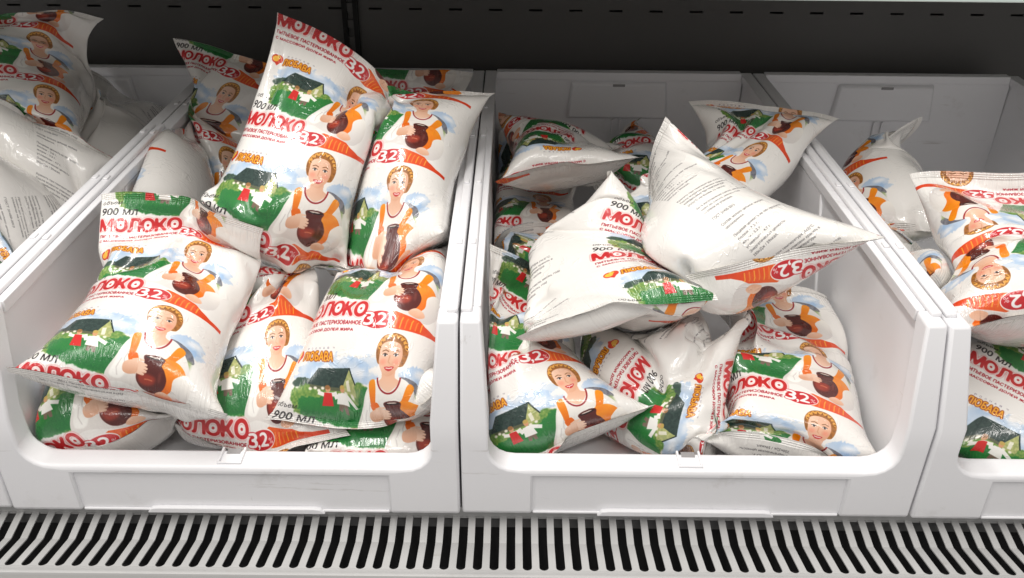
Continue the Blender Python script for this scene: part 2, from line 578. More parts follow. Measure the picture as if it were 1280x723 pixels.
    def tri_mask(s, v, t, reg):
        """fills closed outlines by winding number (edge t[i] runs on to the next vertex of its loop)"""
        x0, x1, y0, y1 = reg
        m = np.zeros((y1 - y0, x1 - x0), np.int16)
        p = v * s.k
        xs = np.arange(x0, x1) + 0.5
        ys = np.arange(y0, y1) + 0.5
        for ia, ib in t:
            if abs(int(ia) - int(ib)) > 1:          # the closing edge of a loop: last -> first
                ia, ib = max(ia, ib), min(ia, ib)
            else:
                ia, ib = min(ia, ib), max(ia, ib)
            (ax, ay), (bx, by) = p[ia], p[ib]
            if ay == by:
                continue
            r0, r1 = np.searchsorted(ys, (min(ay, by), max(ay, by)))
            if r1 > r0:
                xc = ax + (ys[r0:r1] - ay) * (bx - ax) / (by - ay)
                m[r0:r1] += (xs[None] < xc[:, None]) * np.int16(1 if by > ay else -1)
        return (m != 0).astype(np.float32)

    def text(s, body, x, y, w=None, h=None, col=(0.1, 0.1, 0.1), bold=0.0, slant=0.0, slope=0.0, halo=None, wave=None, fit='box'):
        """box (x, y) top left, w by h; halo: [(grow, colour), ...] drawn below the letters"""
        v, t = s.glyphs(body)
        if not len(v):
            return
        lo, hi = v.min(0), v.max(0)
        sx = w / (hi[0] - lo[0]) if w else h / (hi[1] - lo[1])
        sy = h / (hi[1] - lo[1]) if h else sx
        q = (v - lo) * (sx, sy)
        hh = (hi[1] - lo[1]) * sy
        q[:, 0] += slant * (hh - q[:, 1])
        q[:, 1] += slope * q[:, 0]
        if wave:
            q[:, 1] += wave[0] * np.sin(q[:, 0] / (w or 1) * PI * wave[1])
        q += (x, y)
        grow = max([g for g, _ in halo], default=0) if halo else 0
        grow += bold * 3
        reg = s.region(q[:, 0].min(), q[:, 0].max(), q[:, 1].min(), q[:, 1].max(), grow * s.k * 2)
        m = s.tri_mask(q, t, reg)
        if bold:                                   # heavier strokes
            m = np.clip((s.blur(m, bold * hh * s.k * 1.2) - 0.16) * 5, 0, 1)
        for g, c in (halo or []):
            s.put(np.clip(s.blur(m, g * s.k / 1.6) * 6 - 0.25, 0, 1), reg, c)
        s.put(m, reg, col)

    def finish(s):
        for ch in range(3):                        # soft ink edges
            s.c[..., ch] = s.blur(s.c[..., ch], 1)
        a = s.c.reshape(s.h // SS, SS, s.w // SS, SS, 3).mean((1, 3))
        im = bpy.data.images.new('bag_film_print', s.w // SS, s.h // SS)
        px = np.ones((s.h // SS, s.w // SS, 4), np.float32)
        px[..., :3] = a[::-1]
        im.pixels.foreach_set(px.ravel())
        im.update()
        im.pack()
        return im


def rgb(r, g, b):
    return (r / 255, g / 255, b / 255)


def draw_print():
    P = Print()
    WHITE = rgb(240, 236, 230)
    # sky and clouds
    for cx, cy, rx, ry, a in ((4.2, 2.4, 1.9, 0.7, .7), (7.4, 1.9, 2.0, .6, .75), (8.8, 2.7, 1.5, .5, .7), (3.2, 3.0, 1.2, .35, .8),
                              (13.4, 2.6, 1.5, .8, .75), (9.1, 1.6, 1.2, .4, .5), (14.2, 3.3, .9, .35, .6), (5.6, 1.7, 1.2, .3, .6)):
        P.ell(cx, cy, rx, ry, rgb(150, 184, 222), blur=0.18, alpha=a, ragged=0.6, tex=(40, WHITE, .5))
    for cx, cy, rx, ry in ((5.3, 2.2, .8, .3), (8.2, 2.35, .9, .28), (6.6, 1.5, .8, .2), (13.9, 2.3, .6, .3)):
        P.ell(cx, cy, rx, ry, rgb(244, 244, 244), blur=0.2, alpha=.85)
    # far trees, meadow
    P.poly([(2.0, 3.5), (2.6, 3.0), (3.6, 2.95), (4.2, 3.3), (4.2, 3.8), (2.4, 3.8)], rgb(62, 84, 72), blur=.1, ragged=.5)
    P.poly([(2.3, 3.9), (3.4, 3.5), (6.0, 3.4), (8.6, 3.1), (9.4, 3.5), (9.5, 5.2), (9.0, 6.4), (7.8, 6.9), (6.0, 6.6), (4.2, 6.3), (2.9, 5.9), (2.5, 5.0)],
           rgb(84, 130, 56), blur=.14, ragged=.5, tex=(12, rgb(170, 186, 96), .7))
    P.poly([(3.0, 4.5), (5.0, 4.2), (7.0, 4.3), (9.2, 3.3), (9.4, 4.2), (9.2, 5.8), (8.3, 6.8), (7.0, 6.8), (5.0, 6.5), (3.3, 6.0)],
           rgb(34, 118, 56), blur=.16, ragged=.5, tex=(5, rgb(48, 128, 54), .8))
    P.poly([(3.4, 5.4), (6.0, 5.6), (8.6, 5.0), (8.8, 6.0), (7.6, 6.7), (5.2, 6.4), (3.6, 6.0)], rgb(20, 92, 46), blur=.15, alpha=.6, tex=(5, rgb(40, 130, 60), .8))
    # house
    P.poly([(3.7, 3.3), (6.7, 3.35), (6.7, 3.75), (3.9, 3.7)], rgb(88, 92, 66), blur=.03)
    P.poly([(6.55, 3.4), (7.35, 2.15), (7.85, 3.2), (7.8, 3.75), (6.7, 3.8)], rgb(150, 160, 96), tex=(12, rgb(210, 205, 140), .7))
    P.poly([(7.0, 3.0), (7.3, 2.9), (7.35, 3.6), (7.05, 3.65)], rgb(225, 222, 200))
    P.poly([(3.45, 3.4), (4.4, 2.15), (7.4, 2.05), (6.6, 3.5)], rgb(30, 50, 46), tex=(12, rgb(64, 84, 76), .6))
    P.line([(7.35, 2.05), (7.6, 2.6), (7.95, 3.25)], .12, rgb(28, 44, 40))
    # flowers by the house
    for x, y in ((3.9, 3.75), (4.3, 3.65), (4.6, 3.8), (6.9, 3.85), (7.4, 3.8), (4.9, 3.6)):
        P.ell(x, y, .14, .11, rgb(238, 232, 215), blur=.03)
    # children
    for x, dx in ((5.35, 0), (6.55, 1)):
        if dx == 0:
            P.line([(4.55, 3.95), (5.0, 4.05), (5.4, 4.0), (5.8, 4.0), (6.1, 3.9)], .3, rgb(240, 236, 228))
            P.poly([(5.05, 3.9), (5.65, 3.9), (5.85, 4.95), (4.95, 5.0)], rgb(208, 38, 36))
            P.ell(5.33, 3.62, .21, .26, rgb(214, 160, 120))
            P.ell(5.30, 3.5, .22, .17, rgb(150, 104, 58))
        else:
            P.poly([(6.3, 4.6), (7.0, 4.6), (7.0, 5.25), (6.75, 5.25), (6.65, 4.9), (6.5, 5.25), (6.25, 5.2)], rgb(120, 100, 84))
            P.line([(5.9, 4.25), (6.3, 4.1), (6.6, 4.0), (7.0, 4.05), (7.7, 4.35)], .32, rgb(242, 240, 234))
            P.poly([(6.2, 3.9), (6.95, 3.9), (7.15, 4.75), (6.1, 4.75)], rgb(240, 238, 232))
            P.ell(6.6, 3.6, .2, .26, rgb(208, 152, 112))
            P.ell(6.6, 3.45, .22, .16, rgb(190, 160, 84))
    # ---------------- woman
    P.tf = (np.array((1.02, 1.06)), np.array((-.0, -.1)))
    OR, OR2, OR3 = rgb(240, 148, 20), rgb(230, 104, 12), rgb(246, 166, 40)
    SK, SK2 = rgb(238, 198, 172), rgb(218, 162, 130)
    BL, BL2 = rgb(242, 238, 230), rgb(214, 208, 204)
    # scarf on the shoulder
    P.poly([(11.9, 2.6), (12.8, 2.75), (13.6, 3.2), (13.95, 4.0), (13.6, 4.1), (12.9, 3.7), (12.1, 3.3)], rgb(92, 94, 104), smooth=True, tex=(12, rgb(150, 150, 158), .7))
    P.poly([(13.3, 3.9), (13.8, 4.0), (13.7, 4.8), (13.2, 4.9)], rgb(150, 170, 110), blur=.1, alpha=.8)
    # blouse
    P.poly([(9.9, 2.7), (11.9, 2.65), (12.9, 3.3), (13.7, 4.6), (14.1, 6.3), (13.7, 7.7), (12.6, 8.1), (10.0, 7.2), (8.9, 6.9), (7.9, 7.0), (7.8, 6.3), (8.4, 5.0), (9.0, 3.5)],
           BL, smooth=True, grad=(BL2, (0.3, 1)))
    P.poly([(9.1, 3.6), (8.5, 5.2), (8.1, 6.4), (8.9, 6.6), (9.5, 5.6), (9.7, 4.3)], rgb(248, 246, 240), smooth=True, blur=.05)
    P.line([(9.35, 4.2), (9.1, 5.0), (9.2, 5.8)], .05, rgb(188, 180, 178), blur=.03)
    P.line([(8.9, 5.0), (8.6, 5.8), (8.7, 6.4)], .05, rgb(196, 188, 186), blur=.03)
    # neck, head, hair
    P.poly([(10.35, 1.9), (11.35, 1.9), (11.45, 2.6), (11.85, 2.95), (11.1, 3.6), (10.6, 3.5), (10.05, 2.95), (10.35, 2.6)], SK, smooth=True, grad=(SK2, (0.2, -1)))
    tf0 = P.tf
    P.tf = (tf0[0] * 1.24, tf0[1] - tf0[0] * np.array((10.88, 2.55)) * .24)
    P.poly([(9.95, 1.6), (9.85, .9), (10.2, .25), (10.9, 0.02), (11.6, .25), (11.95, .95), (11.85, 1.75), (11.5, 2.0), (10.3, 1.9)], rgb(132, 80, 30), smooth=True, tex=(12, rgb(196, 128, 54), .7))
    P.poly([(10.12, 1.35), (10.2, .75), (10.8, .52), (11.4, .7), (11.62, 1.3), (11.5, 1.95), (11.1, 2.45), (10.8, 2.52), (10.5, 2.4), (10.2, 1.9)], SK, smooth=True, grad=(SK2, (0.8, 0.5)))
    for k in range(9):
        a = PI + (k + 0.5) / 9 * PI
        x, y = 10.9 + .9 * math.cos(a), .98 + .78 * math.sin(a)
        P.ell(x, y, .19, .10, rgb(222, 160, 72), rot=a + 1.2)
        P.ell(x + .05, y + .05, .11, .04, rgb(120, 70, 26), rot=a + .4)
    P.ell(10.42, 1.72, .22, .18, rgb(232, 150, 124), blur=.1, alpha=.8)
    P.ell(11.3, 1.7, .2, .18, rgb(226, 142, 116), blur=.1, alpha=.8)
    for x, y in ((10.5, 1.34), (11.2, 1.32)):
        P.ell(x, y, .15, .075, rgb(245, 238, 230))
        P.ell(x, y, .075, .085, rgb(52, 46, 48))
        P.line([(x - .18, y - .02), (x - .03, y - .10), (x + .17, y - .02)], .05, rgb(70, 46, 34))
        P.line([(x - .22, y - .2), (x, y - .29), (x + .22, y - .2)], .06, rgb(126, 82, 46))
    P.line([(10.83, 1.35), (10.78, 1.72), (10.9, 1.8)], .06, rgb(204, 146, 114), blur=.02)
    P.poly([(10.55, 2.02), (10.75, 1.98), (10.88, 2.0), (11.0, 1.97), (11.2, 2.0), (11.02, 2.2), (10.85, 2.24), (10.68, 2.18)], rgb(192, 52, 52), smooth=True)
    P.line([(10.66, 2.06), (10.87, 2.09), (11.1, 2.05)], .05, rgb(248, 238, 232))
    P.tf = tf0
    t = np.linspace(0, PI, 16)
    P.line(np.stack([10.95 - .95 * np.cos(t), 2.6 + 1.15 * np.sin(t)], 1), .13, rgb(152, 30, 36))
    # straps, bodice
    P.poly([(9.25, 2.95), (9.75, 2.75), (9.85, 3.6), (9.7, 4.7), (9.4, 4.9), (9.3, 4.0)], OR, smooth=True, grad=(OR2, (0, 1)))
    P.poly([(12.6, 3.1), (13.15, 3.45), (12.6, 4.5), (12.3, 5.2), (11.5, 5.3), (11.6, 4.8), (12.1, 4.2)], OR, smooth=True, grad=(OR2, (-.3, 1)))
    P.poly([(11.6, 4.6), (12.7, 4.4), (13.5, 5.0), (13.75, 6.0), (13.2, 7.0), (12.2, 7.3), (11.5, 6.6)], OR3, smooth=True, grad=(OR2, (0.3, 1)), tex=(40, OR2, .5))
    P.poly([(9.3, 4.6), (9.9, 4.4), (10.1, 5.0), (9.6, 5.3)], OR2, smooth=True)
    P.poly([(12.9, 5.7), (13.8, 5.2), (14.2, 6.2), (13.9, 7.5), (12.9, 7.9), (12.3, 7.5), (12.8, 6.7)], BL, smooth=True, grad=(BL2, (0, 1)))
    # skirt
    P.poly([(9.6, 7.7), (10.2, 7.45), (11.4, 7.75), (12.6, 8.0), (13.1, 8.35), (14.0, 8.7), (15.2, 8.78), (15.25, 9.12), (13.0, 9.08), (9.5, 8.95)],
           rgb(228, 84, 22), grad=(rgb(212, 44, 20), (1, 0.2)), tex=(40, rgb(232, 120, 40), .5))
    for k in range(8):
        x = 9.9 + k * .42
        P.line([(x + .1, 7.8 + .06 * k), (x, 8.3), (x - .05, 8.9)], .09, rgb(246, 178, 60) if k % 2 else rgb(238, 140, 60), blur=.02, alpha=.85)
    # jug
    tf0 = P.tf
    P.tf = (tf0[0] * .88, tf0[1] + tf0[0] * np.array((11.1, 5.9)) * .12)
    J, J2 = rgb(84, 26, 20), rgb(158, 52, 32)
    P.poly([(10.35, 4.35), (10.6, 4.15), (11.2, 4.08), (11.85, 4.15), (12.1, 4.35), (11.95, 4.85), (12.25, 5.25), (12.55, 6.0), (12.4, 6.8), (11.9, 7.45), (11.2, 7.6), (10.5, 7.3), (10.05, 6.6), (10.0, 5.9), (10.3, 5.2), (10.5, 4.85)],
           J, smooth=True)
    P.poly([(10.15, 6.0), (10.9, 5.8), (11.6, 6.0), (11.5, 6.6), (10.9, 6.9), (10.3, 6.7)], J2, smooth=True, blur=.12, alpha=.9)
    P.ell(11.25, 4.33, .72, .12, rgb(30, 10, 10))
    P.ell(11.2, 4.27, .5, .05, rgb(236, 222, 210))
    P.line([(10.7, 6.3), (11.0, 6.25), (11.4, 6.3)], .09, rgb(214, 120, 84), blur=.03)
    P.ell(11.95, 5.9, .1, .5, rgb(126, 60, 50), blur=.08, alpha=.8)
    P.tf = tf0
    # hands
    for k, (x, y) in enumerate(((10.55, 5.12), (10.62, 5.36), (10.58, 5.6), (10.42, 5.82))):
        P.line([(9.6, y + .1), (10.1, y - .05), (x, y + .02), (x + .28, y + .08)], (.27, .27, .24, .13), SK)
        P.line([(9.9, y + .17), (10.3, y + .13), (x + .2, y + .18)], .04, SK2)
    P.poly([(9.1, 5.3), (9.7, 4.95), (10.1, 5.05), (10.15, 5.8), (9.6, 6.1), (9.1, 5.95)], SK, smooth=True, grad=(SK2, (0, 1)))
    P.line([(9.7, 5.0), (10.1, 4.85), (10.55, 4.85)], (.24, .22, .12), SK)
    P.poly([(11.6, 7.3), (12.1, 7.0), (12.7, 7.2), (12.9, 7.6), (12.3, 7.85), (11.6, 7.6)], SK, smooth=True, grad=(SK2, (0, 1)))
    for k in range(3):
        P.line([(11.6, 7.36 + .12 * k), (11.9, 7.3 + .13 * k), (12.2, 7.3 + .13 * k)], .03, SK2)
    # ---------------- words
    P.tf = None
    BK, RED = rgb(30, 28, 30), rgb(196, 32, 36)
    P.text('объем', 1.25, 5.12, 1.75, .42, BK, bold=.012, slant=.15)
    P.text('900 мл', 1.2, 5.95, 3.15, .78, BK, bold=.016, slant=.12)
    x = 1.15
    for k, ch in enumerate('МОЛОКО'):
        w = (1.32, 1.18, 1.12, 1.2, 1.05, 1.24)[k]
        h = (1.36, 1.38, 1.4, 1.43, 1.46, 1.5)[k]
        y = 7.14 + (.0, -.02, -.04, -.07, -.08, -.1)[k]
        P.text(ch, x, y, w * .93, h, RED, bold=.065, halo=[(.22, rgb(226, 150, 150)), (.15, rgb(246, 238, 234))])
        x += w
    x = 1.15
    for k, ch in enumerate('МОЛОКО'):
        w = (1.32, 1.18, 1.12, 1.2, 1.05, 1.24)[k]
        h = (1.36, 1.38, 1.4, 1.43, 1.46, 1.5)[k]
        y = 7.14 + (.0, -.02, -.04, -.07, -.08, -.1)[k]
        P.text(ch, x, y, w * .93, h, RED, bold=.065)
        if ch == 'О':
            P.ell(x + w * .465, y + h / 2, .25, .34, rgb(244, 236, 232))
            P.ell(x + w * .465, y + h / 2, .11, .13, RED)
        x += w
    P.text('ПИТЬЕВОЕ ПАСТЕРИЗОВАННОЕ', 1.25, 8.92, 6.7, .36, rgb(170, 36, 48), bold=.07)
    P.text('С МАССОВОЙ ДОЛЕЙ ЖИРА', 1.25, 9.5, 6.1, .36, rgb(170, 36, 48), bold=.07)
    P.ell(9.42, 8.72, 1.46, .90, rgb(244, 236, 232), rot=-.1)
    P.ell(9.47, 8.74, 1.34, .78, rgb(196, 34, 40), rot=-.1)
    P.text('3', 8.15, 8.12, .87, 1.15, rgb(246, 242, 240), bold=.045, halo=[(.12, rgb(190, 30, 38))])
    P.text(',', 9.04, 9.04, .22, .42, rgb(246, 242, 240), bold=.03)
    P.text('2', 9.30, 8.14, .84, 1.05, rgb(246, 242, 240), bold=.045)
    P.text('%', 10.2, 8.6, .42, .45, rgb(246, 242, 240), bold=.01)
    # brand line
    P.tf = (np.array((.8, .8)), np.array((.35, .28)))
    P.ell(1.75, 1.2, .5, .55, rgb(206, 52, 30), rot=.5)
    P.ell(2.25, 1.12, .5, .5, rgb(214, 58, 34), rot=-.5)
    P.poly([(1.35, 1.4), (2.65, 1.3), (2.1, 2.0)], rgb(210, 54, 32))
    P.ell(1.78, 1.2, .42, .36, rgb(248, 186, 60), rot=-.2)
    P.ell(2.12, .9, .25, .24, rgb(250, 200, 80))
    P.poly([(2.3, .85), (2.62, .96), (2.3, 1.05)], rgb(226, 110, 30))
    P.ell(2.18, .86, .05, .05, rgb(40, 20, 16))
    P.tf = None
    for k, ch in enumerate('РОДНАЯ'):
        P.text(ch, 2.95 + k * .42, .62 - .012 * k, .17, .17, rgb(110, 96, 120), bold=.02)
    P.text('ЛЮБАВА', 2.65, 1.0, 3.05, .70, rgb(240, 166, 38), bold=.05, slope=-.02, wave=(-.05, 1), halo=[(.10, rgb(150, 66, 20))])
    P.text('™', 5.6, .56, .2, .12, rgb(120, 110, 120))
    # small print on the back
    rows = ['Состав: молоко цельное, молоко', 'обезжиренное.', '',
            'Пищевая ценность на 100г продукта:', 'белки - 3,0 г.', 'жиры - 3,2 г.', 'углеводы - 4,7 г.', 'Энергетическая ценность:', '250кДж / 59ккал.', '', '',
            'Хранить при температуре (4±2)°С.', 'После вскрытия упаковки хранить в', 'холодильнике при температуре', '(4±2)°С не более 12 часов.', '',
            'Дата изготовления (число, месяц, год)', 'годен до (число, месяц, год)', 'указаны на упаковке.', '', 'ГОСТ 31450-2013']
    y = .35
    for r in rows:
        if r:
            P.text(r, 25.8, y, 6.0 * min(1, len(r) / 36), .27 if r[0].islower() else .31, rgb(56, 54, 56), bold=.0)
        y += .475
    return P.finish()


# ------------------------------------------------------------------ milk bags
# Each bag is a film tube sealed at both ends. The tubes are filled and settled against the bins and
# against one another by a small position-based solver; the print rides on the film.
NU, NV = 48, 40
CIRC, LEN = 0.385, 0.272
DU, DV = CIRC / NU, LEN / (NV - 1)


def unit(v):
    v = np.asarray(v, float)
    return v / np.linalg.norm(v)


def spec(name, k, top, bot, label, n=(0, -.45, .9), u0=0.0, v0=7.5, dT=None, dB=None, shift=0, fill=1.0, span=.232, cT=0, cB=0, ref='B', hyd=3.0, prio=1.0):
    """k: bin; top / bot: the two seals as (px, py, height), their middle or (cT / cB = -1, 1) their left or right corner;
    n: way the front looks; u0, v0: print offset; dT / dB: run of a seal from left to right (world);
    shift: turns the lower seal round the bag; ref: the end that keeps its height"""
    P = [pix(top[0], top[1], 2, top[2]), pix(bot[0], bot[1], 2, bot[2])]
    off = [cT * unit(dT) * CIRC / 4 * .95 if cT else np.zeros(3), cB * unit(dB) * CIRC / 4 * .95 if cB else np.zeros(3)]
    fx, mv, hint = (1, 0, top[2]) if ref == 'B' else (0, 1, bot[2])
    if ref:                                     # slide one end along its line of sight to a bag's length from the other
        d = P[mv] - CAM_C
        pts = CAM_C + np.linspace(.5, 1.6, 2201)[:, None] * d
        cost = np.abs(np.linalg.norm(pts - off[mv] - P[fx] + off[fx], axis=1) - span) * 6 + np.abs(pts[:, 2] - hint) * .5
        P[mv] = pts[cost.argmin()]
    P = [P[0] - off[0], P[1] - off[1]]
    return dict(name=name, k=k, top=P[0], bot=P[1], label=label,
                n=np.array(n, float), u0=u0, v0=v0, dT=dT, dB=dB, shift=shift, fill=fill, hyd=hyd, prio=prio)


BAGS = [
    # ---- second bin from the row end
    spec('1h', -1, (150, 410, .050), (100, 600, .030), 'milk bag at the bottom, red word end and fat percentage peeking out under another', v0=4.6, u0=-.3),
    spec('1i', -1, (500, 440, .040), (492, 588, .028), 'milk bag at the bottom corner by the lip, only a green strip showing', v0=5.5, u0=.5),
    spec('1j', -1, (212, 195, .135), (188, 320, .075), 'milk bag wedged between the left wall and the upright bags, white side out', v0=5.0, u0=.8, ref='T', fill=.85),
    spec('1d', -1, (515, 108, .185), (490, 230, .100), 'milk bag mostly buried behind the leaning bags near the slotted upright', v0=5.5, u0=0, ref='T'),
    spec('1a', -1, (332, 48, .255), (235, 290, .085), 'upright milk bag at the back with a straight slanting top seal', v0=5.4, u0=.8, n=(0.05, -.85, .5), dT=(.97, .0, -.14), ref='T'),
    spec('1b', -1, (450, 96, .270), (314, 310, .172), 'tallest milk bag, its pointed corner sticking up above the heap', v0=7.4, u0=.8, n=(0.05, -.7, .7), dT=(.62, -.15, -.75), dB=(.93, 0, -.18), prio=1.5),
    spec('1c', -1, (528, 138, .230), (482, 318, .165), 'milk bag leaning at the rim shared by two bins, beside the tallest bag', v0=5.0, u0=.2, n=(-.1, -.6, .75), dT=(.95, .1, .10)),
    spec('1e', -1, (248, 287, .165), (138, 505, .122), 'milk bag lying uppermost with its loose corner against the left wall', v0=4.2, u0=.8, n=(.1, -.5, .85), dB=(.95, 0, -.16), prio=2.0),
    spec('1f', -1, (362, 330, .115), (296, 560, .050), 'milk bag squeezed between two others with its lower end against the lip', v0=5.4, u0=.4, prio=2.0),
    spec('1g', -1, (502, 302, .120), (470, 522, .085), 'milk bag leaning on the right wall with its lower end above the lip', v0=2.0, u0=.8, n=(-.1, -.5, .85), dB=(.96, .0, .14)),
    # ---- third bin
    spec('2i', 0, (690, 290, .05), (760, 410, .04), 'milk bag at the bottom, almost hidden under the white pyramid', v0=2.0, u0=3, ref='T', fill=.8),
    spec('2j', 0, (775, 165, .100), (790, 270, .050), 'milk bag deep at the back between the white-bellied bag and its neighbour', v0=4.0, u0=-2, ref='T', fill=.8),
    spec('2b2', 0, (640, 165, .055), (640, 245, .045), 'milk bag in the back corner, half covered by the white-bellied bag', v0=3.0, u0=-5, ref='T', span=.2, fill=.8),
    spec('2b', 0, (655, 225, .085), (668, 316, .058), 'milk bag low beside the left wall, beneath the white-bellied bag', v0=7.5, u0=.8, n=(0, -.6, .8), fill=.85),
    spec('2a', 0, (712, 236, .135), (690, 158, .150), 'plump milk bag lying at the back with its plain white belly towards the lip', v0=8.4, u0=-5, n=(0, -.45, .9), dT=(-1, -.1, 0), fill=.9, span=.21),
    spec('2c', 0, (885, 146, .205), (945, 300, .14), 'milk bag lying before the back wall by the right wall', v0=.2, u0=-.3, n=(-.1, -.6, .78), ref='T'),
    spec('2g', 0, (655, 342, .082), (694, 588, .036), 'milk bag beside the left wall, its pointed corner aimed at the sideways bag', v0=2.6, u0=0.0, prio=2.0, fill=.95),
    spec('2h', 0, (972, 366, .140), (982, 608, .030), 'milk bag in the corner between the lip and the right wall, beneath others', v0=.6, u0=.8, prio=1.6),
    spec('2f', 0, (898, 484, .085), (738, 470, .040), 'milk bag turned sideways behind the lip with its print running downwards', v0=5.6, u0=-2.6, n=(-.05, -.86, .5), ref=None, fill=.72, prio=1.2),
    spec('2e', 0, (748, 240, .235), (790, 428, .140), 'white milk bag standing like a pyramid with its tip up', v0=1.0, u0=.6, n=(.95, -.1, .1),
         dT=(.05, .7, -.7), dB=(.98, .05, 0), shift=-1, cT=-1, span=.212, fill=1.05, hyd=.8, prio=6.0),
    spec('2d', 0, (796, 232, .240), (1014, 370, .182), 'white milk bag lying on top with two pointed ends and rows of small print', v0=5.4, u0=18.2, n=(-.2, -.5, .8),
         dT=(-.35, .5, .75), dB=(.92, .3, .05), span=.232, prio=2.0),
    # ---- first bin of the row
    spec('0d', -2, (-50, 230, .120), (15, 345, .080), 'milk bag low by the wall with only its orange skirt print showing', v0=3.5, u0=-4),
    spec('0b', -2, (150, 118, .150), (120, 215, .090), 'shaded white milk bag in the back corner behind the printed one', v0=2, u0=12, n=(.5, -.4, .75), ref='T', fill=.8),
    spec('0a', -2, (5, 12, .300), (75, 200, .215), 'printed milk bag tilted steeply on top, beside the shaded one', v0=4.0, u0=.5, n=(.2, -.75, .6), dT=(.82, -.15, -.5), dB=(.82, -.15, -.45), ref='T', prio=2.5),
    spec('0c', -2, (102, 208, .190), (-85, 250, .190), 'crumpled white milk bag turned on its side with its frilled seal near the rim', v0=8.2, u0=19, n=(.1, -.65, .75), fill=.95),
    # ---- fourth bin
    spec('3e', 1, (1250, 440, .028), (1262, 600, .022), 'milk bag at the bottom by the lip, almost covered by the bag above', v0=6.0, u0=14, fill=.6),
    spec('3a', 1, (1130, 158, .225), (1132, 300, .120), 'white milk bag standing with its tip up before the label panel', v0=6.6, u0=16, n=(.95, -.1, .1),
         dT=(.05, .7, -.7), dB=(.98, .05, 0), shift=-1, cT=-1, span=.205, fill=1.1, hyd=.6, prio=2.0),
    spec('3c', 1, (1120, 325, .08), (1255, 385, .08), 'white creased milk bag lying under the upside down one', v0=2.0, u0=13, n=(0, -.6, .8), ref='T', fill=.8),
    spec('3b', 1, (1306, 410, .165), (1250, 262, .190), 'milk bag lying upside down so that the milkmaid stands on her head', v0=6.5, u0=-1.5, n=(-.25, -.55, .8), ref=None, prio=2.5),
    spec('3d', 1, (1290, 425, .075), (1256, 580, .048), 'milk bag by the lip next to the pillar showing half a word', v0=3.0, u0=-1.0, n=(-.05, -.5, .85), prio=1.5, fill=.85),
]


